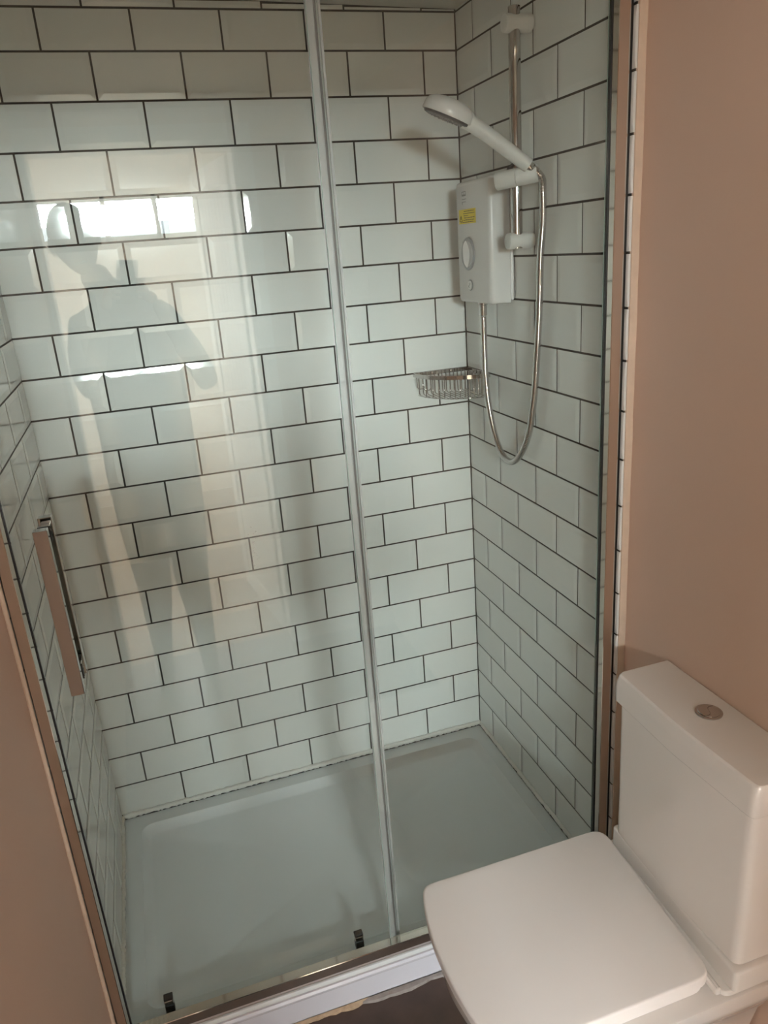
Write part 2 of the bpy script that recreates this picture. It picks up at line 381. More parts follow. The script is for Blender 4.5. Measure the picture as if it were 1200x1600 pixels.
# upstand lip and glossy face trim on the front of the tray
bm = NB(); x0, x1 = WLX + 0.002, 0.018
prof = [(-0.7725, -0.197), (-0.7755, -0.197), (-0.7765, -0.150), (-0.7765, -0.137), (-0.7795, -0.131), (-0.7805, -0.126), (-0.777, -0.1205), (-0.7725, -0.1205)]
A = [bm.verts.new((x0, y, z)) for y, z in prof]; B = [bm.verts.new((x1, y, z)) for y, z in prof]; n = len(prof)
for i in range(n): bm.faces.new((A[i], A[(i + 1) % n], B[(i + 1) % n], B[i]))
bm.faces.new(A[::-1]); bm.faces.new(B); bmesh.ops.recalc_face_normals(bm, faces=bm.faces)
auto_smooth(obj('front_trim', bm, M['upvc'], tray, label='glossy white lipped trim strip'), 25)
def bead(name, m_, pts, r, parent, jit=0.0):
    sp = spline(pts, 8); rr = [r * (1 + random.uniform(-jit, jit)) for _ in sp]
    return obj(name, tube(NB(), sp, rr, 8), M[m_], parent, smooth=True)
def lin(a, b, n): return [tuple(a[k] + (b[k] - a[k]) * i / n for k in range(3)) for i in range(n + 1)]
bead('sealant_bead', 'silicone', lin((LX + 0.004, -0.005, -0.105), (-0.004, -0.005, -0.105), 30), 0.008, tray, 0.25)
bead('sealant_bead', 'silicone', lin((-0.0015, -0.008, -0.107), (-0.0015, -0.735, -0.107), 20), 0.0078, tray, 0.25)
bead('sealant_bead', 'silicone', lin((LX + 0.0015, -0.008, -0.107), (LX + 0.0015, -0.712, -0.107), 20), 0.0078, tray, 0.25)
# ragged filler under the tray front
def ragged(name, m_, xa, xb, w0, w1, zt, y0=-0.772):
    bm = NB(); n = 40; prev = None; wv = w0
    for i in range(n + 1):
        x = xa + (xb - xa) * i / n
        wv = max(w0, min(w1, wv + random.uniform(-0.004, 0.004)))
        e = min(1, min(i, n - i) / 4 + 0.15)
        q = [bm.verts.new(p) for p in ((x, y0, FZ + 0.0005), (x, y0 - wv * e, FZ + 0.0005), (x, y0 - wv * 0.7 * e, FZ + zt * 0.7), (x, y0, FZ + zt))]
        if prev:
            for k in range(4): bm.faces.new((prev[k], prev[(k + 1) % 4], q[(k + 1) % 4], q[k]))
        else: bm.faces.new(q[::-1])
        prev = q
    bm.faces.new(prev); bmesh.ops.recalc_face_normals(bm, faces=bm.faces)
    return obj(name, bm, M[m_], tray)
bead('lit_edge_bead', 'plaster', lin((WLX + 0.003, -0.7722, RZ - 0.001), (WLX + 0.003, -0.7722, 2.045), 60), 0.0042, wall_left, 0.12)  # pale bead stands in for the lit rounded edge of the left wall
ragged('filler', 'tan', WLX + 0.003, -0.66, 0.006, 0.018, 0.008, -0.7770)['label'] = 'ragged tan filler strip'
ragged('filler', 'greyseal', -0.70, 0.017, 0.008, 0.024, 0.007, -0.7772)['label'] = 'smeared grey filler strip'

# ------------------------------------------------------------------ shower screen: frame + fixed pane
screen = thing('shower_screen', 'chrome framed shower screen with its fixed clear glass panel on the right', 'shower screen')
SH = 1.93; BZ = RZ + 0.0005
PY0, PY1 = -0.768, -0.743
obj('wall_post', box(NB(), -0.0290, -0.0035, PY0, PY1, BZ, SH, 0.0010, 1), M['satin'], screen)
obj('wall_post', box(NB(), LX + 0.0038, -1.1860, PY0, -0.7195, BZ, SH, 0.0010, 1), M['satin'], screen)
obj('post_gasket', box(NB(), -0.0310, -0.0292, -0.7478, -0.7405, BZ + 0.012, SH), M['black'], screen)
obj('post_gasket', box(NB(), -1.1858, -1.1842, -0.7290, -0.7215, BZ + 0.012, SH), M['black'], screen)
obj('post_gap_shade', box(NB(), -0.0034, -0.0026, -0.771, PY1, BZ, SH), M['black'], screen)  # black strip painted in for the shadow between post and tiles
obj('bottom_rail', box(NB(), -1.1858, -0.0292, -0.7640, -0.7400, BZ, -0.0800, 0.0012, 1), M['satin'], screen)
obj('top_rail', box(NB(), -1.1858, -0.0292, PY0, -0.700, SH, SH + 0.045, 0.002, 1), M['satin'], screen)
obj('glass_panel', box(NB(), -0.5830, -0.0311, -0.7470, -0.7410, -0.0798, SH - 0.0005), M['glass'], screen)
obj('panel_edge', box(NB(), -0.5837, -0.5831, -0.7470, -0.7410, -0.0795, SH - 0.001), M['glassedge'], screen)
obj('panel_edge', box(NB(), -0.0328, -0.0312, -0.7405, -0.7398, -0.0795, SH - 0.001), M['glassedge'], screen)
bm = NB(); box(bm, -0.5845, -0.5700, -0.7408, -0.7400, -0.0795, SH - 0.002); obj('seal_strip', bm, M['seal'], screen)
bm = NB(); box(bm, -0.5698, -0.5668, -0.7408, -0.7300, -0.0795, SH - 0.002); obj('seal_fin', bm, M['sealdark'], screen)
obj('seal_foot', box(NB(), -0.574, -0.567, -0.7398, -0.7300, -0.092, -0.077, 0.001, 1), M['black'], screen)

# ------------------------------------------------------------------ sliding door
door = thing('sliding_door', 'frameless clear glass sliding shower door with a square chrome handle on its left', 'shower door')
GY0, GY1 = -0.7285, -0.7225
GB = -0.1060
obj('glass_pane', box(NB(), -1.1840, -0.5590, GY0, GY1, GB + 0.0012, SH - 0.001), M['glass'], door)
obj('pane_edge', box(NB(), -1.1840, -0.5590, GY0, GY1, GB, GB + 0.0010), M['glassedge'], door)
bm = NB(); box(bm, -0.5655, -0.5530, GY1 + 0.0004, GY1 + 0.0012, GB, SH - 0.002); box(bm, -0.5588, -0.5578, GY0 - 0.0005, GY1, GB, SH - 0.002)
obj('seal_strip', bm, M['seal'], door)
bm = NB(); tube(bm, [(-0.5640, GY0 - 0.0012, GB + 0.001), (-0.5640, GY0 - 0.0012, SH - 0.002)], 0.0010, 8); obj('seal_bulb', bm, M['sealdark'], door, smooth=True)
HX0, HX1, HZ0, HZ1 = -1.1400, -1.1165, 0.7635, 1.0805
def handle(front):
    s = -1 if front else 1
    ys = GY0 if front else GY1
    h = obj('handle', box(NB(), HX0, HX1, min(ys + s * 0.026, ys + s * 0.045), max(ys + s * 0.026, ys + s * 0.045), HZ0, HZ1, 0.0014, 2), M['chrome'], door)
    for z in (HZ0 + 0.022, HZ1 - 0.022):
        obj('handle_mount', box(NB(), HX0 + 0.003, HX1 - 0.003, min(ys, ys + s * 0.0258), max(ys, ys + s * 0.0258), z - 0.011, z + 0.011, 0.001, 1), M['chrome'], h)
        bm = NB(); box(bm, HX0 + 0.001, HX1 - 0.001, min(ys + s * 0.0001, ys + s * 0.0025), max(ys + s * 0.0001, ys + s * 0.0025), z - 0.013, z + 0.013)
        obj('washer', bm, M['black'], h)
handle(True); handle(False)
for x in (-1.101, -0.6545):
    r = obj('roller', box(NB(), x - 0.0105, x + 0.0105, GY1 + 0.0002, -0.7080, -0.0825, -0.0675, 0.003, 2), M['chrome'], door)
    bm = NB(); box(bm, x - 0.0100, x + 0.0100, GY1 + 0.0002, -0.7060, -0.1060, -0.0828, 0.001, 1); obj('guide_block', bm, M['black'], r)
    bm = NB(); box(bm, x - 0.0100, x + 0.0100, GY1 + 0.0002, -0.7060, -0.0673, -0.0615, 0.001, 1); obj('guide_cap', bm, M['black'], r)
# water drops left on the inside of the door
bm = NB()
for i in range(26):
    u = random.random(); z = 0.93 + 0.09 * u; x = -0.776 + random.gauss(0, 0.004)
    bmesh.ops.create_icosphere(bm, subdivisions=1, radius=random.uniform(0.0006, 0.0013), matrix=Matrix.Translation((x, GY0 - 0.0004, z)) @ Matrix.Diagonal((1, 0.5, 1.4, 1)))
for i in range(5):
    bmesh.ops.create_icosphere(bm, subdivisions=1, radius=random.uniform(0.0007, 0.0013), matrix=Matrix.Translation((-0.620 + random.gauss(0, 0.001), GY0 - 0.0004, 1.16 + i * 0.008)) @ Matrix.Diagonal((1, 0.5, 1.6, 1)))
o = obj('water_drops', bm, M['plastic'], door, smooth=True); o['kind'] = 'stuff'

# ------------------------------------------------------------------ electric shower unit
unit = thing('electric_shower', 'white electric shower heater box with round dial and yellow sticker on the right tiled wall', 'shower heater')
UF, UY0, UY1, UZ0, UZ1 = -0.070, -0.322, -0.118, 1.332, 1.628
obj('back_plate', box(NB(), -0.012, -0.0034, -0.312, -0.128, UZ0 + 0.006, UZ1 - 0.004, 0.003, 2), M['plastic'], unit)
bm = NB(); nz = 6
# body: softly tapered box, front face slightly smaller and rounded
def rr(x, y0, y1, z0, z1, r, n=6):
    pts = []
    for cy, cz, a0 in ((y1 - r, z1 - r, 0), (y0 + r, z1 - r, 90), (y0 + r, z0 + r, 180), (y1 - r, z0 + r, 270)):
        for k in range(n):
            a = math.radians(a0 + 90 * k / (n - 1)); pts.append(bm.verts.new((x, cy + r * math.cos(a), cz + r * math.sin(a))))
    return pts
secs = [(-0.0125, UY0 + 0.012, UY1 - 0.004, UZ0 - 0.001, UZ1, 0.006), (-0.040, UY0 + 0.008, UY1 - 0.003, UZ0, UZ1, 0.007), (UF + 0.008, UY0 + 0.004, UY1 - 0.001, UZ0, UZ1, 0.009),
        (UF + 0.003, UY0 + 0.006, UY1 - 0.003, UZ0 + 0.002, UZ1 - 0.002, 0.009), (UF, UY0 + 0.011, UY1 - 0.008, UZ0 + 0.006, UZ1 - 0.007, 0.008)]
rs = [rr(*s) for s in secs]
for a, b in zip(rs, rs[1:]): bridge(a, b)
bm.faces.new(rs[0][::-1]); bm.faces.new(rs[-1]); bmesh.ops.recalc_face_normals(bm, faces=bm.faces)
auto_smooth(obj('body', bm, M['plastic'], unit), 50)
def fbox(bm, y0, y1, z0, z1, t=0.0004, off=0.0001, bev=0): return box(bm, UF - off - t, UF - off, y0, y1, z0, z1, bev)
# dial (towards -x)
DC = Vector((UF, -0.188, 1.4535))
bm = NB(); lathe(bm, DC, (-1, 0, 0), [(0, 0.0405), (0.0022, 0.0405), (0.003, 0.0392), (0.003, 0.034)], 48); dial = auto_smooth(obj('dial_ring', bm, M['grey_plastic'], unit), 40)
bm = NB(); lathe(bm, DC + Vector((-0.0031, 0, 0)), (-1, 0, 0), [(0, 0.0335), (0.0025, 0.0325), (0.003, 0.0305)], 40)
auto_smooth(obj('dial_plate', bm, M['light_grey'], unit), 40)
# lens shaped grip with a raised ridge
bm = NB(); lensp = []
for k in range(13):
    t = -1 + 2 * k / 12; lensp.append((0.0185 * (1 - abs(t) ** 2.0), 0.0335 * t))
base = DC + Vector((-0.0062, -0.002, 0)); tilt = math.radians(-4)
def LP(a, b, h): return Vector((base.x - h, base.y + a * math.cos(tilt) - b * math.sin(tilt), base.z + a * math.sin(tilt) + b * math.cos(tilt)))
Lf = [bm.verts.new(LP(-a, b, 0)) for a, b in lensp]; Rt = [bm.verts.new(LP(a, b, 0)) for a, b in lensp[1:-1]]
Rg = [bm.verts.new(LP(0, b * 0.96, 0.008 * (1 - (b / 0.0335) ** 4) + 0.002)) for a, b in lensp]
RR = [Lf[0]] + Rt + [Lf[-1]]
for i in range(12):
    bm.faces.new((Lf[i], Lf[i + 1], Rg[i + 1], Rg[i])); bm.faces.new((RR[i + 1], RR[i], Rg[i], Rg[i + 1]))
bm.faces.new(Lf + Rt[::-1]); bmesh.ops.recalc_face_normals(bm, faces=bm.faces)
obj('dial_grip', bm, M['plastic'], unit, label='pointed ridge grip of the dial')
for ang in (50, 130, 215, 330): # index lines on the ring
    a = math.radians(ang); c = DC + Vector((-0.0032, 0.037 * math.cos(a), 0.037 * math.sin(a)))
    bm = NB(); tube(bm, [c - Vector((0, 0.003 * math.cos(a), 0.003 * math.sin(a))), c + Vector((0, 0.003 * math.cos(a), 0.003 * math.sin(a)))], 0.0004, 6); obj('dial_mark', bm, M['greyink'], dial)
bm = NB(); tube(bm, [DC + Vector((-0.0046, -0.010, 0.0300)), DC + Vector((-0.0046, -0.0285, 0.0100))], 0.0007, 6); obj('dial_line', bm, M['greyink'], dial)
BC = Vector((UF, -0.197, 1.3765))
bm = NB(); lathe(bm, BC, (-1, 0, 0), [(0, 0.0135), (0.0016, 0.0135), (0.002, 0.0125)], 32); obj('button_ring', bm, M['greyink'], unit)
bm = NB(); lathe(bm, BC + Vector((-0.0021, 0, 0)), (-1, 0, 0), [(0, 0.0115), (0.0015, 0.011), (0.0018, 0.009)], 32); bt_ = auto_smooth(obj('start_button', bm, M['plastic_matt'], unit), 40)
bm = NB(); tube(bm, [BC + Vector((-0.0042, 0.004 * math.sin(t * 1.0), 0.006 * t / 3 - 0.006)) for t in range(7)], 0.0006, 6); obj('button_mark', bm, M['greyink'], bt_)
# yellow warning label with its lines of print
obj('warning_label', fbox(NB(), -0.240, -0.138, 1.5275, 1.5620), M['yellow'], unit)
bm = NB()
for k, (a, b) in enumerate(((-0.232, -0.170), (-0.234, -0.166), (-0.196, -0.168), (-0.234, -0.170), (-0.230, -0.166), (-0.226, -0.146))):
    z = 1.5580 - k * 0.0052
    x = b
    while x > a:                                   # broken into word lengths
        l = random.uniform(0.006, 0.014); e = max(a, x - l); fbox(bm, e, x, z - 0.0018, z, 0.0001, 0.0006); x = e - 0.0022
obj('label_print', bm, M['ink'], unit)
bm = NB()
tri = [Vector((UF - 0.0007, y, z)) for y, z in ((-0.143, 1.534), (-0.160, 1.534), (-0.1515, 1.547))]
for i in range(3): tube(bm, [tri[i], tri[(i + 1) % 3]], 0.0008, 6)
box(bm, UF - 0.0008, UF - 0.0006, -0.1522, -0.1508, 1.5375, 1.543); obj('warning_triangle', bm, M['ink'], unit)
# small grey emblem and name lines, top of the cover
bm = NB()
fbox(bm, -0.184, -0.160, 1.6030, 1.6045, 0.0001, 0.0003); fbox(bm, -0.184, -0.160, 1.5935, 1.5975, 0.0001, 0.0003)
fbox(bm, -0.1625, -0.160, 1.5935, 1.6045, 0.0001, 0.00045); fbox(bm, -0.184, -0.1815, 1.5935, 1.6045, 0.0001, 0.00045); fbox(bm, -0.173, -0.171, 1.5935, 1.6045, 0.0001, 0.00045)
fbox(bm, -0.186, -0.160, 1.5855, 1.5870, 0.0001, 0.0003); fbox(bm, -0.184, -0.160, 1.5790, 1.5805, 0.0001, 0.0003); fbox(bm, -0.163, -0.160, 1.5740, 1.5790, 0.0001, 0.0003)
obj('emblem', bm, M['greyink'], unit)
bm = NB(); lathe(bm, (-0.040, -0.203, UZ0 + 0.0005), (0, 0, -1), [(0, 0.0125), (0.008, 0.0125), (0.010, 0.0105), (0.034, 0.0105), (0.036, 0.0088)], 20); auto_smooth(obj('outlet', bm, M['chrome'], unit), 40)

# ------------------------------------------------------------------ riser rail
rail = thing('riser_rail', 'vertical chrome riser rail with white brackets beside the heater box', 'shower rail')
RX, RY = -0.0415, -0.402
bm = NB(); lathe(bm, (RX, RY, 1.4600), (0, 0, 1), [(0, 0.0115), (0.001, 0.0130), (0.4880, 0.0130), (0.489, 0.0115)], 28); auto_smooth(obj('pole', bm, M['chrome'], rail), 40)
for z in (1.4775, 1.9170):
    bm = NB(); lathe(bm, (-0.0035, RY, z), (-1, 0, 0), [(0, 0.0185), (0.058, 0.0185), (0.062, 0.0175), (0.064, 0.014)], 28); auto_smooth(obj('bracket', bm, M['plastic_matt'], rail), 40)
sa = Vector((-0.088, -0.392, 1.6075)); sb = Vector((-0.014, -0.452, 1.617)); sd = (sb - sa); L_ = sd.length
bm = NB(); lathe(bm, sa, sd, [(0, 0.017), (0.003, 0.0195), (0.047, 0.0195), (0.0474, 0.0184), (0.0484, 0.0184), (0.0488, 0.0195), (L_ - 0.003, 0.0195), (L_, 0.017)], 32)
slider = auto_smooth(obj('slider', bm, M['plastic_matt'], rail), 40)
bm = NB(); tube(bm, [(-0.064, -0.402, 1.6225), (-0.060, -0.404, 1.634), (-0.052, -0.410, 1.640)], 0.0045, 8); obj('slider_lever', bm, M['black'], slider, smooth=True)

# ------------------------------------------------------------------ handset
hs = thing('shower_handset', 'white hand shower with round head and grey nozzle face resting in the rail slider', 'shower head')
Hc = Vector((-0.198, -0.400, 1.757)); Hb = Vector((-0.036, -0.450, 1.632)); nrm = Vector((-0.361, 0.215, -0.907)).normalized()
bm = NB(); lathe(bm, Hc, nrm, [(-0.020, 0.006), (-0.0193, 0.022), (-0.016, 0.038), (-0.010, 0.049), (-0.001, 0.0550), (0.014, 0.0565), (0.0165, 0.0555)], 44)
auto_smooth(obj('head_shell', bm, M['plastic'], hs), 50)
bm = NB(); lathe(bm, Hc + nrm * 0.0166, nrm, [(0, 0.0520), (0.004, 0.0505), (0.0055, 0.046)], 40); obj('nozzle_plate', bm, M['dark_plastic'], hs, smooth=False)
u_, v_ = frame_of(nrm); bm = NB()
for rr_, k_ in ((0.012, 6), (0.022, 12), (0.031, 16), (0.039, 22)):
    for k in range(k_):
        a = 2 * math.pi * k / k_; c = Hc + nrm * 0.0220 + (u_ * math.cos(a) + v_ * math.sin(a)) * rr_
        lathe_r = tube(bm, [c, c + nrm * 0.0022], [0.0016, 0.0011], 6)
o = obj('nozzles', bm, M['grey_plastic'], hs); o['kind'] = 'stuff'
hd = (Hb - Hc).normalized(); st = Hc + hd * 0.043 + Vector((0, 0, 0.002))
pts = [st, st.lerp(Hb, 0.12), st.lerp(Hb, 0.35) + Vector((0, 0, 0.002)), st.lerp(Hb, 0.7) + Vector((0, 0, 0.001)), Hb]
sp = spline(pts, 8); nn = len(sp); bm = NB(); tube(bm, sp, [0.0168 - 0.0015 * (i / nn) + (0.003 * (1 - i / 6) if i < 6 else 0) for i in range(nn)], 24)
auto_smooth(obj('handle_grip', bm, M['plastic_matt'], hs), 50)
bm = NB(); lathe(bm, Hb, hd, [(0.0002, 0.0105), (0.010, 0.0105), (0.012, 0.0095), (0.024, 0.0090)], 20); auto_smooth(obj('hose_nut', bm, M['chrome'], hs), 40)

# ------------------------------------------------------------------ hose
he = Hb + hd * 0.0245
hpts = [he, he + hd * 0.012 + Vector((0, 0, -0.006)), (-0.016, -0.476, 1.585), (-0.0155, -0.476, 1.52), (-0.0150, -0.463, 1.44), (-0.0150, -0.457, 1.33), (-0.0150, -0.445, 1.22), (-0.0160, -0.432, 1.12), (-0.018, -0.408, 1.02), (-0.022, -0.375, 0.960),
        (-0.028, -0.335, 0.925), (-0.034, -0.29, 0.932), (-0.038, -0.250, 0.985), (-0.040, -0.222, 1.06), (-0.040, -0.206, 1.14), (-0.040, -0.203, 1.22), (-0.040, -0.203, 1.2945)]
sp = spline(hpts, 12)
# resample at constant pitch and ripple the radius for the spiral-wound look
tot = [0]
for a, b in zip(sp, sp[1:]): tot.append(tot[-1] + (b - a).length)
pitch = 0.0016; rs_ = []; k = 0; s = 0
while s < tot[-1]:
    while tot[k + 1] < s: k += 1
    t = (s - tot[k]) / max(1e-9, tot[k + 1] - tot[k]); rs_.append(sp[k].lerp(sp[k + 1], t)); s += pitch
bm = NB(); tube(bm, rs_, [0.0086 if i % 3 else 0.0078 for i in range(len(rs_))], 12)
hose = tag(obj('shower_hose', bm, M['chrome'], None, smooth=True), 'ribbed chrome shower hose looping down from the heater box and up to the handset', 'shower hose')

# ------------------------------------------------------------------ corner basket
bk = thing('corner_basket', 'chrome wire corner basket hung on the tiles below the heater box', 'shower basket')
ZB, ZT = 1.070, 1.124; AX, AY = -0.170, -0.156
arc = []
for k in range(25):
    a = math.pi / 2 * k / 24; arc.append((AX * math.cos(a) ** 1.0 * 1.0, AY * math.sin(a) ** 1.0))
arc = [(x - 0.004, y - 0.004) for x, y in arc]
def strip(bm, pts, z0, z1, t=0.0015):
    prev = None; n = len(pts)
    for i, (x, y) in enumerate(pts):
        a = pts[max(i - 1, 0)]; b = pts[min(i + 1, n - 1)]; d = Vector((b[0] - a[0], b[1] - a[1], 0)).normalized(); nn_ = Vector((d.y, -d.x, 0)) * t
        q = [bm.verts.new((x + s * nn_.x, y + s * nn_.y, z)) for s, z in ((-1, z0), (1, z0), (1, z1), (-1, z1))]
        if prev:
            for k in range(4): bm.faces.new((prev[k], prev[(k + 1) % 4], q[(k + 1) % 4], q[k]))
        else: bm.faces.new(q[::-1])
        prev = q
    bm.faces.new(prev); bmesh.ops.recalc_face_normals(bm, faces=bm.faces)
bm = NB(); strip(bm, arc, ZT, ZT + 0.011); auto_smooth(obj('front_rim', bm, M['chrome'], bk), 40)
bm = NB(); strip(bm, [(AX - 0.004, -0.0055), (-0.006, -0.0055)], ZT, ZT + 0.011); obj('wall_rim', bm, M['chrome'], bk)
bm = NB(); strip(bm, [(-0.0058, -0.008), (-0.0058, AY - 0.004)], ZT, ZT + 0.011); obj('wall_rim', bm, M['chrome'], bk)
def yf(x):
    c = min(1, max(0, (x + 0.004) / AX)); return AY * math.sqrt(1 - c * c) - 0.004
for i in range(13):
    x = -0.160 + i * 0.0122; y0 = yf(x); s = 1.0
    if -y0 < 0.03: continue
    yb = -0.0095; r = 0.006
    pts = [(x, y0, ZT), (x, y0 + 0.002, ZB + r), (x, y0 + 0.004, ZB + 0.0015), (x, y0 + 0.010, ZB), (x, yb - 0.008, ZB), (x, yb - 0.002, ZB + 0.002), (x, yb, ZB + r), (x, yb, ZT)]
    bm = NB(); tube(bm, pts, 0.0017, 6); obj('wire', bm, M['chrome'], bk, smooth=True)
for i in range(6):                                     # uprights along the right wall and the rounded front end
    y = -0.030 - i * 0.021
    bm = NB(); tube(bm, [(-0.0095, y, ZT), (-0.0095, y, ZB + 0.004), (-0.012, y, ZB + 0.001), (-0.020, y, ZB)], 0.0017, 6); obj('wire', bm, M['chrome'], bk, smooth=True)
for k in (2, 5):
    x, y = arc[k]
    bm = NB(); tube(bm, [(x, y, ZT), (x + 0.002, y, ZT - 0.028), (x + 0.006, y + 0.001, ZT - 0.034), (x + 0.020, y + 0.0, ZT - 0.034), (x + 0.024, y, ZT - 0.028)], 0.0013, 6); obj('end_loop', bm, M['chrome'], bk, smooth=True)
bm = NB(); tube(bm, [(p[0] * 0.93, p[1] * 0.93 - 0.001, ZB - 0.0015) for p in arc], 0.0014, 6); obj('base_wire', bm, M['chrome'], bk, smooth=True)
for c, ax in (((-0.115, -0.0035, ZT + 0.0055), (0, -1, 0)), ((-0.055, -0.0035, ZT + 0.0055), (0, -1, 0)), ((-0.0035, -0.120, ZT + 0.0055), (-1, 0, 0)), ((-0.0035, -0.055, ZT + 0.0055), (-1, 0, 0))):
    bm = NB(); lathe(bm, c, ax, [(0, 0.0045), (0.005, 0.0045), (0.0062, 0.003)], 14); obj('screw', bm, M['chrome'], bk, smooth=True)

# ------------------------------------------------------------------ toilet
wc = thing('toilet', 'white close-coupled toilet with squared closed lid against the pink right wall', 'toilet')
def rounded(pts, rad, n=6):
    """round the corners of a polygon; rad is one radius or one per corner"""
    o = []; m_ = len(pts)
    if not isinstance(rad, (list, tuple)): rad = [rad] * m_
    for i in range(m_):
        p = Vector(pts[i]); a = Vector(pts[i - 1]) - p; b = Vector(pts[(i + 1) % m_]) - p; r = rad[i]
        if r < 1e-4: o.append(tuple(p)); continue
        an = a.angle(b); d = min(r / math.tan(an / 2), a.length * 0.45, b.length * 0.45)
        p0 = p + a.normalized() * d; p1 = p + b.normalized() * d
        for k in range(n + 1):
            t = k / n; q = p0 * (1 - t) ** 2 + p * 2 * t * (1 - t) + p1 * t * t; o.append((q.x, q.y))
    return o
# lid: bowed front edge
YA, YC = -0.903, -1.287
front = []
for k in range(9):
    t = k / 8; y = YA + (YC - YA) * t; s = 2 * t - 1; front.append((-0.5455 - 0.031 * (1 - abs(s) ** 2.2) , y))
lid_pts = [(-0.112, YA)] + front + [(-0.134, YC)]
rads = [0.035] + [0.038] + [0] * 7 + [0.038] + [0.035]
lp = rounded(lid_pts, rads)
lid_z = 0.2205
bm = NB(); prism(bm, [(x, y) for x, y in lp], lid_z - 0.021, lid_z, 0.005, 3)
# slight crown on the lid
for v in bm.verts:
    if v.co.z > lid_z - 0.002: v.co.z += 0.0
auto_smooth(obj('lid', bm, M['lid'], wc), 35)
def inset(pts, d):
    cx = -0.33; cy = (YA + YC) / 2
    return [(cx + (x - cx) * (1 - d / 0.22), cy + (y - cy) * (1 - d / 0.19)) for x, y in pts]
bm = NB(); prism(bm, inset(lp, 0.006), lid_z - 0.040, lid_z - 0.0225, 0.004, 2); auto_smooth(obj('seat', bm, M['lid'], wc), 35)
# ceramic pan: rim block, tapering bowl and pedestal
bm = NB()
rim = rounded([(0.017, -0.905), (-0.30, -0.905), (-0.545, -0.915), (-0.572, -1.095), (-0.545, -1.287), (-0.30, -1.312), (0.017, -1.312)], [0.004, 0, 0.06, 0.3, 0.06, 0, 0.004])
def rescale(pts, fx, fy, z):
    return [bm.verts.new((0.017 + (x - 0.017) * fx, -1.105 + (y + 1.105) * fy, z)) for x, y in pts]
secs = [(1.0, 1.0, 0.178), (0.998, 0.998, 0.150), (0.985, 0.965, 0.128), (0.93, 0.86, 0.09), (0.86, 0.72, 0.03), (0.80, 0.62, -0.06), (0.78, 0.60, -0.15), (0.80, 0.64, FZ + 0.001)]
top = rescale(rim, 0.99, 0.985, 0.1795)
prev = top
for s in secs:
    q = rescale(rim, *s); n = len(q)
    for i in range(n): bm.faces.new((prev[i], prev[(i + 1) % n], q[(i + 1) % n], q[i]))
    prev = q
bm.faces.new(prev[::-1]); bm.faces.new(top); bmesh.ops.recalc_face_normals(bm, faces=bm.faces)
auto_smooth(obj('pan', bm, M['ceramic'], wc), 50)
# shelf between lid and cistern with a shallow channel
bm = NB(); prism(bm, rounded([(0.017, -0.915), (-0.118, -0.915), (-0.128, -1.306), (0.017, -1.306)], [0.003, 0.02, 0.02, 0.003]), 0.1798, 0.1900, 0.003, 3)
auto_smooth(obj('pan_shelf', bm, M['ceramic'], wc), 40)
bm = NB(); prism(bm, rounded([(-0.1160, -0.917), (-0.128, -0.917), (-0.141, -1.303), (-0.1290, -1.303)], 0.004, 3), 0.1902, 0.2030, 0.004, 3)
auto_smooth(obj('shelf_lip', bm, M['ceramic'], wc), 40)
bm = NB(); prism(bm, rounded([(0.017, -0.920), (-0.097, -0.920), (-0.109, -1.312), (0.017, -1.312)], [0.003, 0.01, 0.01, 0.003]), 0.1902, 0.236, 0.007, 3)
auto_smooth(obj('cistern_base', bm, M['ceramic'], wc), 40)
cis = rounded([(0.018, -0.934), (-0.100, -0.934), (-0.108, -1.120), (-0.100, -1.303), (0.018, -1.303)], [0.003, 0.018, 0.5, 0.018, 0.003])
bm = NB(); prism(bm, cis, 0.2375, 0.5625, 0, 2, taper=0.985); auto_smooth(obj('cistern', bm, M['ceramic'], wc), 40)
bm = NB(); prism(bm, [(0.0185 + (x - 0.0185) * 0.93, -1.1185 + (y + 1.1185) * 0.965) for x, y in cis], 0.5627, 0.5690, 0, 2); obj('lid_gap_shade', bm, M['black'], wc)  # black insert gives the gap under the cistern lid its shade
clp = rounded([(0.0185, -0.926), (-0.108, -0.926), (-0.116, -1.120), (-0.108, -1.311), (0.0185, -1.311)], [0.003, 0.015, 0.5, 0.015, 0.003])
bm = NB()
def lvl(pts, sx, sy, z): return [bm.verts.new((0.0185 + (x - 0.0185) * sx, -1.1185 + (y + 1.1185) * sy, z)) for x, y in pts]
LV = [lvl(clp, 0.99, 0.996, 0.5692), lvl(clp, 1.0, 1.0, 0.5712), lvl(clp, 1.0, 1.0, 0.6040), lvl(clp, 0.985, 0.997, 0.6160), lvl(clp, 0.955, 0.990, 0.6270), lvl(clp, 0.925, 0.983, 0.6302), lvl(clp, 0.90, 0.975, 0.6305)]
n = len(clp)
for a, b in zip(LV, LV[1:]):
    for i in range(n): bm.faces.new((a[i], a[(i + 1) % n], b[(i + 1) % n], b[i]))
bm.faces.new(LV[0][::-1]); bm.faces.new(LV[-1]); bmesh.ops.recalc_face_normals(bm, faces=bm.faces)
auto_smooth(obj('cistern_lid', bm, M['ceramic'], wc), 30)
FB = Vector((-0.0325, -1.1130, 0.6306))
bm = NB(); lathe(bm, FB, (0, 0, 1), [(0, 0.0245), (0.002, 0.0245), (0.003, 0.0225)], 40); btn = auto_smooth(obj('flush_button', bm, M['chrome'], wc), 40)
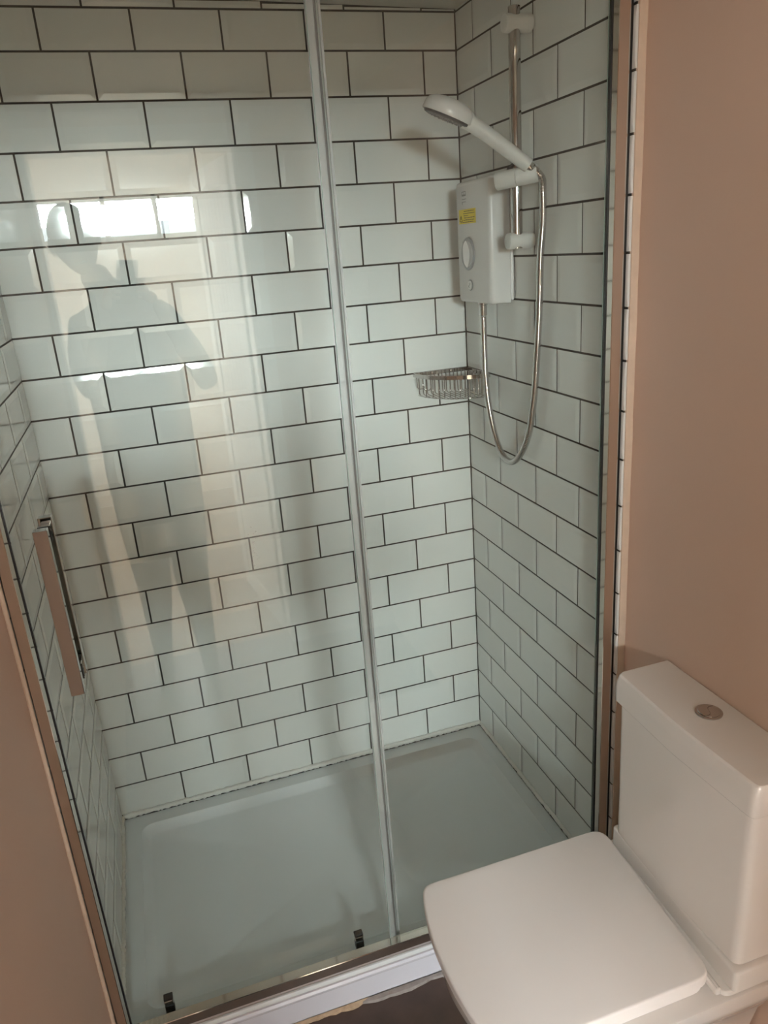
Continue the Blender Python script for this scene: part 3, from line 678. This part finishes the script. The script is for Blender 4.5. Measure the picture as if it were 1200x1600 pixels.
def half(ang0, z, r=0.0205):
    bm = NB(); pts = []
    # outline: arc of the rim closed by an S-shaped split line
    for k in range(17): a = ang0 + math.pi * k / 16; pts.append((r * math.cos(a), r * math.sin(a)))
    a1 = ang0 + math.pi
    for k in range(1, 12):
        t = k / 12; s = math.sin(t * 2 * math.pi) * 0.006; d = r * (1 - 2 * t)
        pts.append((d * math.cos(a1) + s * math.cos(a1 + math.pi / 2), d * math.sin(a1) + s * math.sin(a1 + math.pi / 2)))
    pts = [(FB.x + x * 0.97, FB.y + y * 0.97) for x, y in pts]
    return prism(bm, pts, FB.z + 0.0031, z, 0.0006, 1)
obj('button_half', half(0.5, FB.z + 0.0052), M['chrome'], btn); obj('button_half', half(0.5 + math.pi, FB.z + 0.0042), M['chrome'], btn)
bm = NB(); tube(bm, spline([(-0.02, -1.19, -0.03), (-0.10, -1.20, -0.04), (-0.13, -1.215, -0.10), (-0.13, -1.22, FZ + 0.002)], 6), 0.035, 18); obj('waste_pipe', bm, M['grey_plastic'], wc, smooth=True)

# ------------------------------------------------------------------ person taking the photograph (seen mirrored in the glass)
ppl = thing('person', 'person in grey jumper and dark trousers holding up a phone before the glass', 'person')
def skin_mesh(name, nodes, edges, parent, sub=2, root=0):
    me = bpy.data.meshes.new(name); me.from_pydata([n_[0] for n_ in nodes], edges, [])
    o = bpy.data.objects.new(name, me); COL.objects.link(o)
    md = o.modifiers.new('skin', 'SKIN'); md.use_smooth_shade = True
    for i, n_ in enumerate(nodes):
        r = n_[1]; o.data.skin_vertices[0].data[i].radius = (r, r) if not isinstance(r, tuple) else r
    o.data.skin_vertices[0].data[root].use_root = True
    sb_ = o.modifiers.new('sub', 'SUBSURF'); sb_.levels = sub; sb_.render_levels = sub
    dg = bpy.context.evaluated_depsgraph_get(); dg.update()
    em = bpy.data.meshes.new_from_object(o.evaluated_get(dg)); em.name = name
    o.modifiers.clear(); o.data = em; o.parent = parent
    for p_ in em.polygons: p_.use_smooth = True
    return o
N_ = [((-0.94, -2.37, 0.70), (0.185, 0.13)), ((-0.94, -2.375, 0.90), (0.185, 0.135)), ((-0.945, -2.37, 1.08), (0.195, 0.135)), ((-0.955, -2.36, 1.24), (0.190, 0.120)), ((-0.985, -2.35, 1.38), (0.075, 0.065)), ((-1.015, -2.34, 1.45), (0.055, 0.055)), ((-1.035, -2.335, 1.50), (0.052, 0.055)),
      ((-0.80, -2.36, 1.30), 0.060), ((-0.715, -2.31, 1.14), 0.048), ((-0.690, -2.26, 1.05), 0.043), ((-0.765, -2.18, 1.22), 0.036), ((-0.835, -2.125, 1.375), 0.026),
      ((-1.105, -2.35, 1.29), 0.058), ((-1.120, -2.29, 1.14), 0.047), ((-1.095, -2.24, 1.07), 0.042), ((-1.055, -2.18, 1.22), 0.035), ((-1.005, -2.125, 1.355), 0.026),
      ((-0.860, -2.37, 0.58), 0.105), ((-0.868, -2.35, 0.27), 0.074), ((-0.850, -2.38, -0.08), 0.038), ((-0.850, -2.38, -0.155), 0.036), ((-0.845, -2.27, -0.175), 0.030),
      ((-1.020, -2.37, 0.58), 0.105), ((-1.015, -2.35, 0.27), 0.074), ((-1.035, -2.38, -0.08), 0.038), ((-1.035, -2.38, -0.155), 0.036), ((-1.045, -2.27, -0.175), 0.030)]
E_ = [(0, 1), (1, 2), (2, 3), (3, 4), (4, 5), (5, 6), (3, 7), (7, 8), (8, 9), (9, 10), (10, 11), (3, 12), (12, 13), (13, 14), (14, 15), (15, 16), (0, 17), (17, 18), (18, 19), (19, 20), (20, 21), (0, 22), (22, 23), (23, 24), (24, 25), (25, 26)]
body = skin_mesh('body', N_, E_, ppl)
body.data.materials.clear()
for k in ('shirt', 'trousers', 'skin', 'black'): body.data.materials.append(M[k])
for p_ in body.data.polygons:
    c = p_.center; p_.material_index = 1
    if c.z > 0.78: p_.material_index = 0
    if c.z > 1.435 and c.y < -2.25: p_.material_index = 2
    if c.z < -0.125: p_.material_index = 3
# lift the feet to stand on the floor exactly
zmin = min(v.co.z for v in body.data.vertices)
for v in body.data.vertices:
    if v.co.z < 0.2: v.co.z += (FZ + 0.001 - zmin) * (0.2 - v.co.z) / (0.2 - zmin)
# hands round the phone
camM = cam.matrix_world
def C_(x, y, z): return camM @ Vector((x, y, z))
PH = (0.018, -0.052, 0.011)                    # phone centre in the lens frame (x right, y up, z toward the person)
def hand(sd, wrist):
    """sd = +1: the hand on the lens-right side"""
    w_ = Vector(wrist); ex = PH[0] + sd * 0.037
    palm = C_(ex + sd * 0.018, PH[1] - 0.042, 0.030); k1 = C_(ex + sd * 0.010, PH[1] - 0.012, 0.024)
    nodes = [(w_, 0.024), (w_.lerp(palm, 0.6), (0.030, 0.018)), (palm, (0.034, 0.017)), (C_(ex + sd * 0.016, PH[1] - 0.014, 0.026), (0.030, 0.013))]
    o = skin_mesh('hand', nodes, [(0, 1), (1, 2), (2, 3)], ppl, 2)
    o.data.materials.clear(); o.data.materials.append(M['skin'])
    for i, ln in enumerate((0.058, 0.064, 0.060, 0.048)):
        y = PH[1] + 0.010 - i * 0.0195; a = ln / 0.064
        fn = [(C_(ex + sd * 0.016, y - 0.004, 0.022), 0.0085), (C_(ex + sd * 0.014, y, 0.004), 0.0080), (C_(ex + sd * 0.006, y + 0.002, -0.0025 + 0.0), 0.0072), (C_(ex - sd * (0.018 * a - 0.004), y + 0.003, -0.0045), 0.0062)]
        f = skin_mesh('finger', fn, [(0, 1), (1, 2), (2, 3)], o, 1)
        f.data.materials.clear(); f.data.materials.append(M['skin'])
    th = [(C_(ex + sd * 0.020, PH[1] - 0.040, 0.030), 0.0115), (C_(ex + sd * 0.008, PH[1] - 0.020, 0.033), 0.0100), (C_(ex - sd * 0.010, PH[1] - 0.002, 0.0295), 0.0085), (C_(ex - sd * 0.018, PH[1] + 0.012, 0.0265), 0.0075)]
    f = skin_mesh('thumb', th, [(0, 1), (1, 2), (2, 3)], o, 1)
    f.data.materials.clear(); f.data.materials.append(M['skin'])
hand(1, (-0.835, -2.125, 1.375)); hand(-1, (-1.005, -2.125, 1.355))
ph = thing('phone', 'dark phone held up in both hands of the mirrored person', 'phone')
bm = NB(); box(bm, -0.036, 0.036, -0.073, 0.073, -0.004, 0.004, 0.003, 2); o = obj('phone_body', bm, M['black'], ph); o.matrix_world = camM @ Matrix.Translation(PH)
bm = NB(); box(bm, -0.033, 0.033, -0.070, 0.070, 0.0041, 0.0045); o = obj('screen', bm, mat('phone screen glass', (0.02, 0.02, 0.025), 0.08), ph); o.matrix_world = camM @ Matrix.Translation(PH)
# head
bm = NB(); bmesh.ops.create_uvsphere(bm, u_segments=28, v_segments=20, radius=1.0)
HC = Vector((-1.065, -2.315, 1.585))
for v in bm.verts:
    x, y, z = v.co
    jaw = 1.0 - 0.28 * max(0, -z) ** 1.3
    px = x * 0.076 * jaw; py = y * 0.094 * (1 - 0.10 * max(0, -z)); pz = z * 0.118
    if y > 0:
        py += 0.022 * math.exp(-((x / 0.16) ** 2 + ((z + 0.12) / 0.22) ** 2))            # nose
        py -= 0.008 * (math.exp(-(((x - 0.36) / 0.17) ** 2 + ((z - 0.06) / 0.11) ** 2)) + math.exp(-(((x + 0.36) / 0.17) ** 2 + ((z - 0.06) / 0.11) ** 2)))
        py += 0.006 * math.exp(-((x / 0.3) ** 2 + ((z + 0.50) / 0.12) ** 2)) + 0.006 * math.exp(-((x / 0.35) ** 2 + ((z + 0.86) / 0.15) ** 2))
    v.co = (px, py, pz)
hm = Matrix.Translation(HC) @ Matrix.Rotation(math.radians(-10), 4, 'Y') @ Matrix.Rotation(math.radians(-12), 4, 'X')
head = obj('head', bm, M['skin'], ppl, smooth=True); head.matrix_world = hm
def hpart(name, m_, fn):
    bm = NB(); fn(bm); o = obj(name, bm, M[m_], head, smooth=True); return o
for sx in (-1, 1):
    hpart('eye', 'greyink', lambda b: bmesh.ops.create_uvsphere(b, u_segments=12, v_segments=8, radius=0.011, matrix=Matrix.Translation((sx * 0.029, 0.0745, 0.006))))
    hpart('ear', 'skin', lambda b: bmesh.ops.create_uvsphere(b, u_segments=12, v_segments=10, radius=1, matrix=Matrix.Translation((sx * 0.077, -0.004, -0.008)) @ Matrix.Diagonal((0.010, 0.020, 0.032, 1))))
hpart('mouth', 'greyink', lambda b: bmesh.ops.create_uvsphere(b, u_segments=12, v_segments=8, radius=1, matrix=Matrix.Translation((0, 0.0865, -0.058)) @ Matrix.Diagonal((0.022, 0.004, 0.004, 1))))
bm = NB(); bmesh.ops.create_uvsphere(bm, u_segments=28, v_segments=18, radius=1.0)
bmesh.ops.delete(bm, geom=[v for v in bm.verts if v.co.z < (0.42 if v.co.y > 0.2 else (-0.35 if v.co.y < -0.25 else 0.1))], context='VERTS')
for v in bm.verts: v.co = (v.co.x * 0.081, v.co.y * 0.099 - 0.002, v.co.z * 0.123)
obj('hair', bm, M['hair'], head, smooth=True)
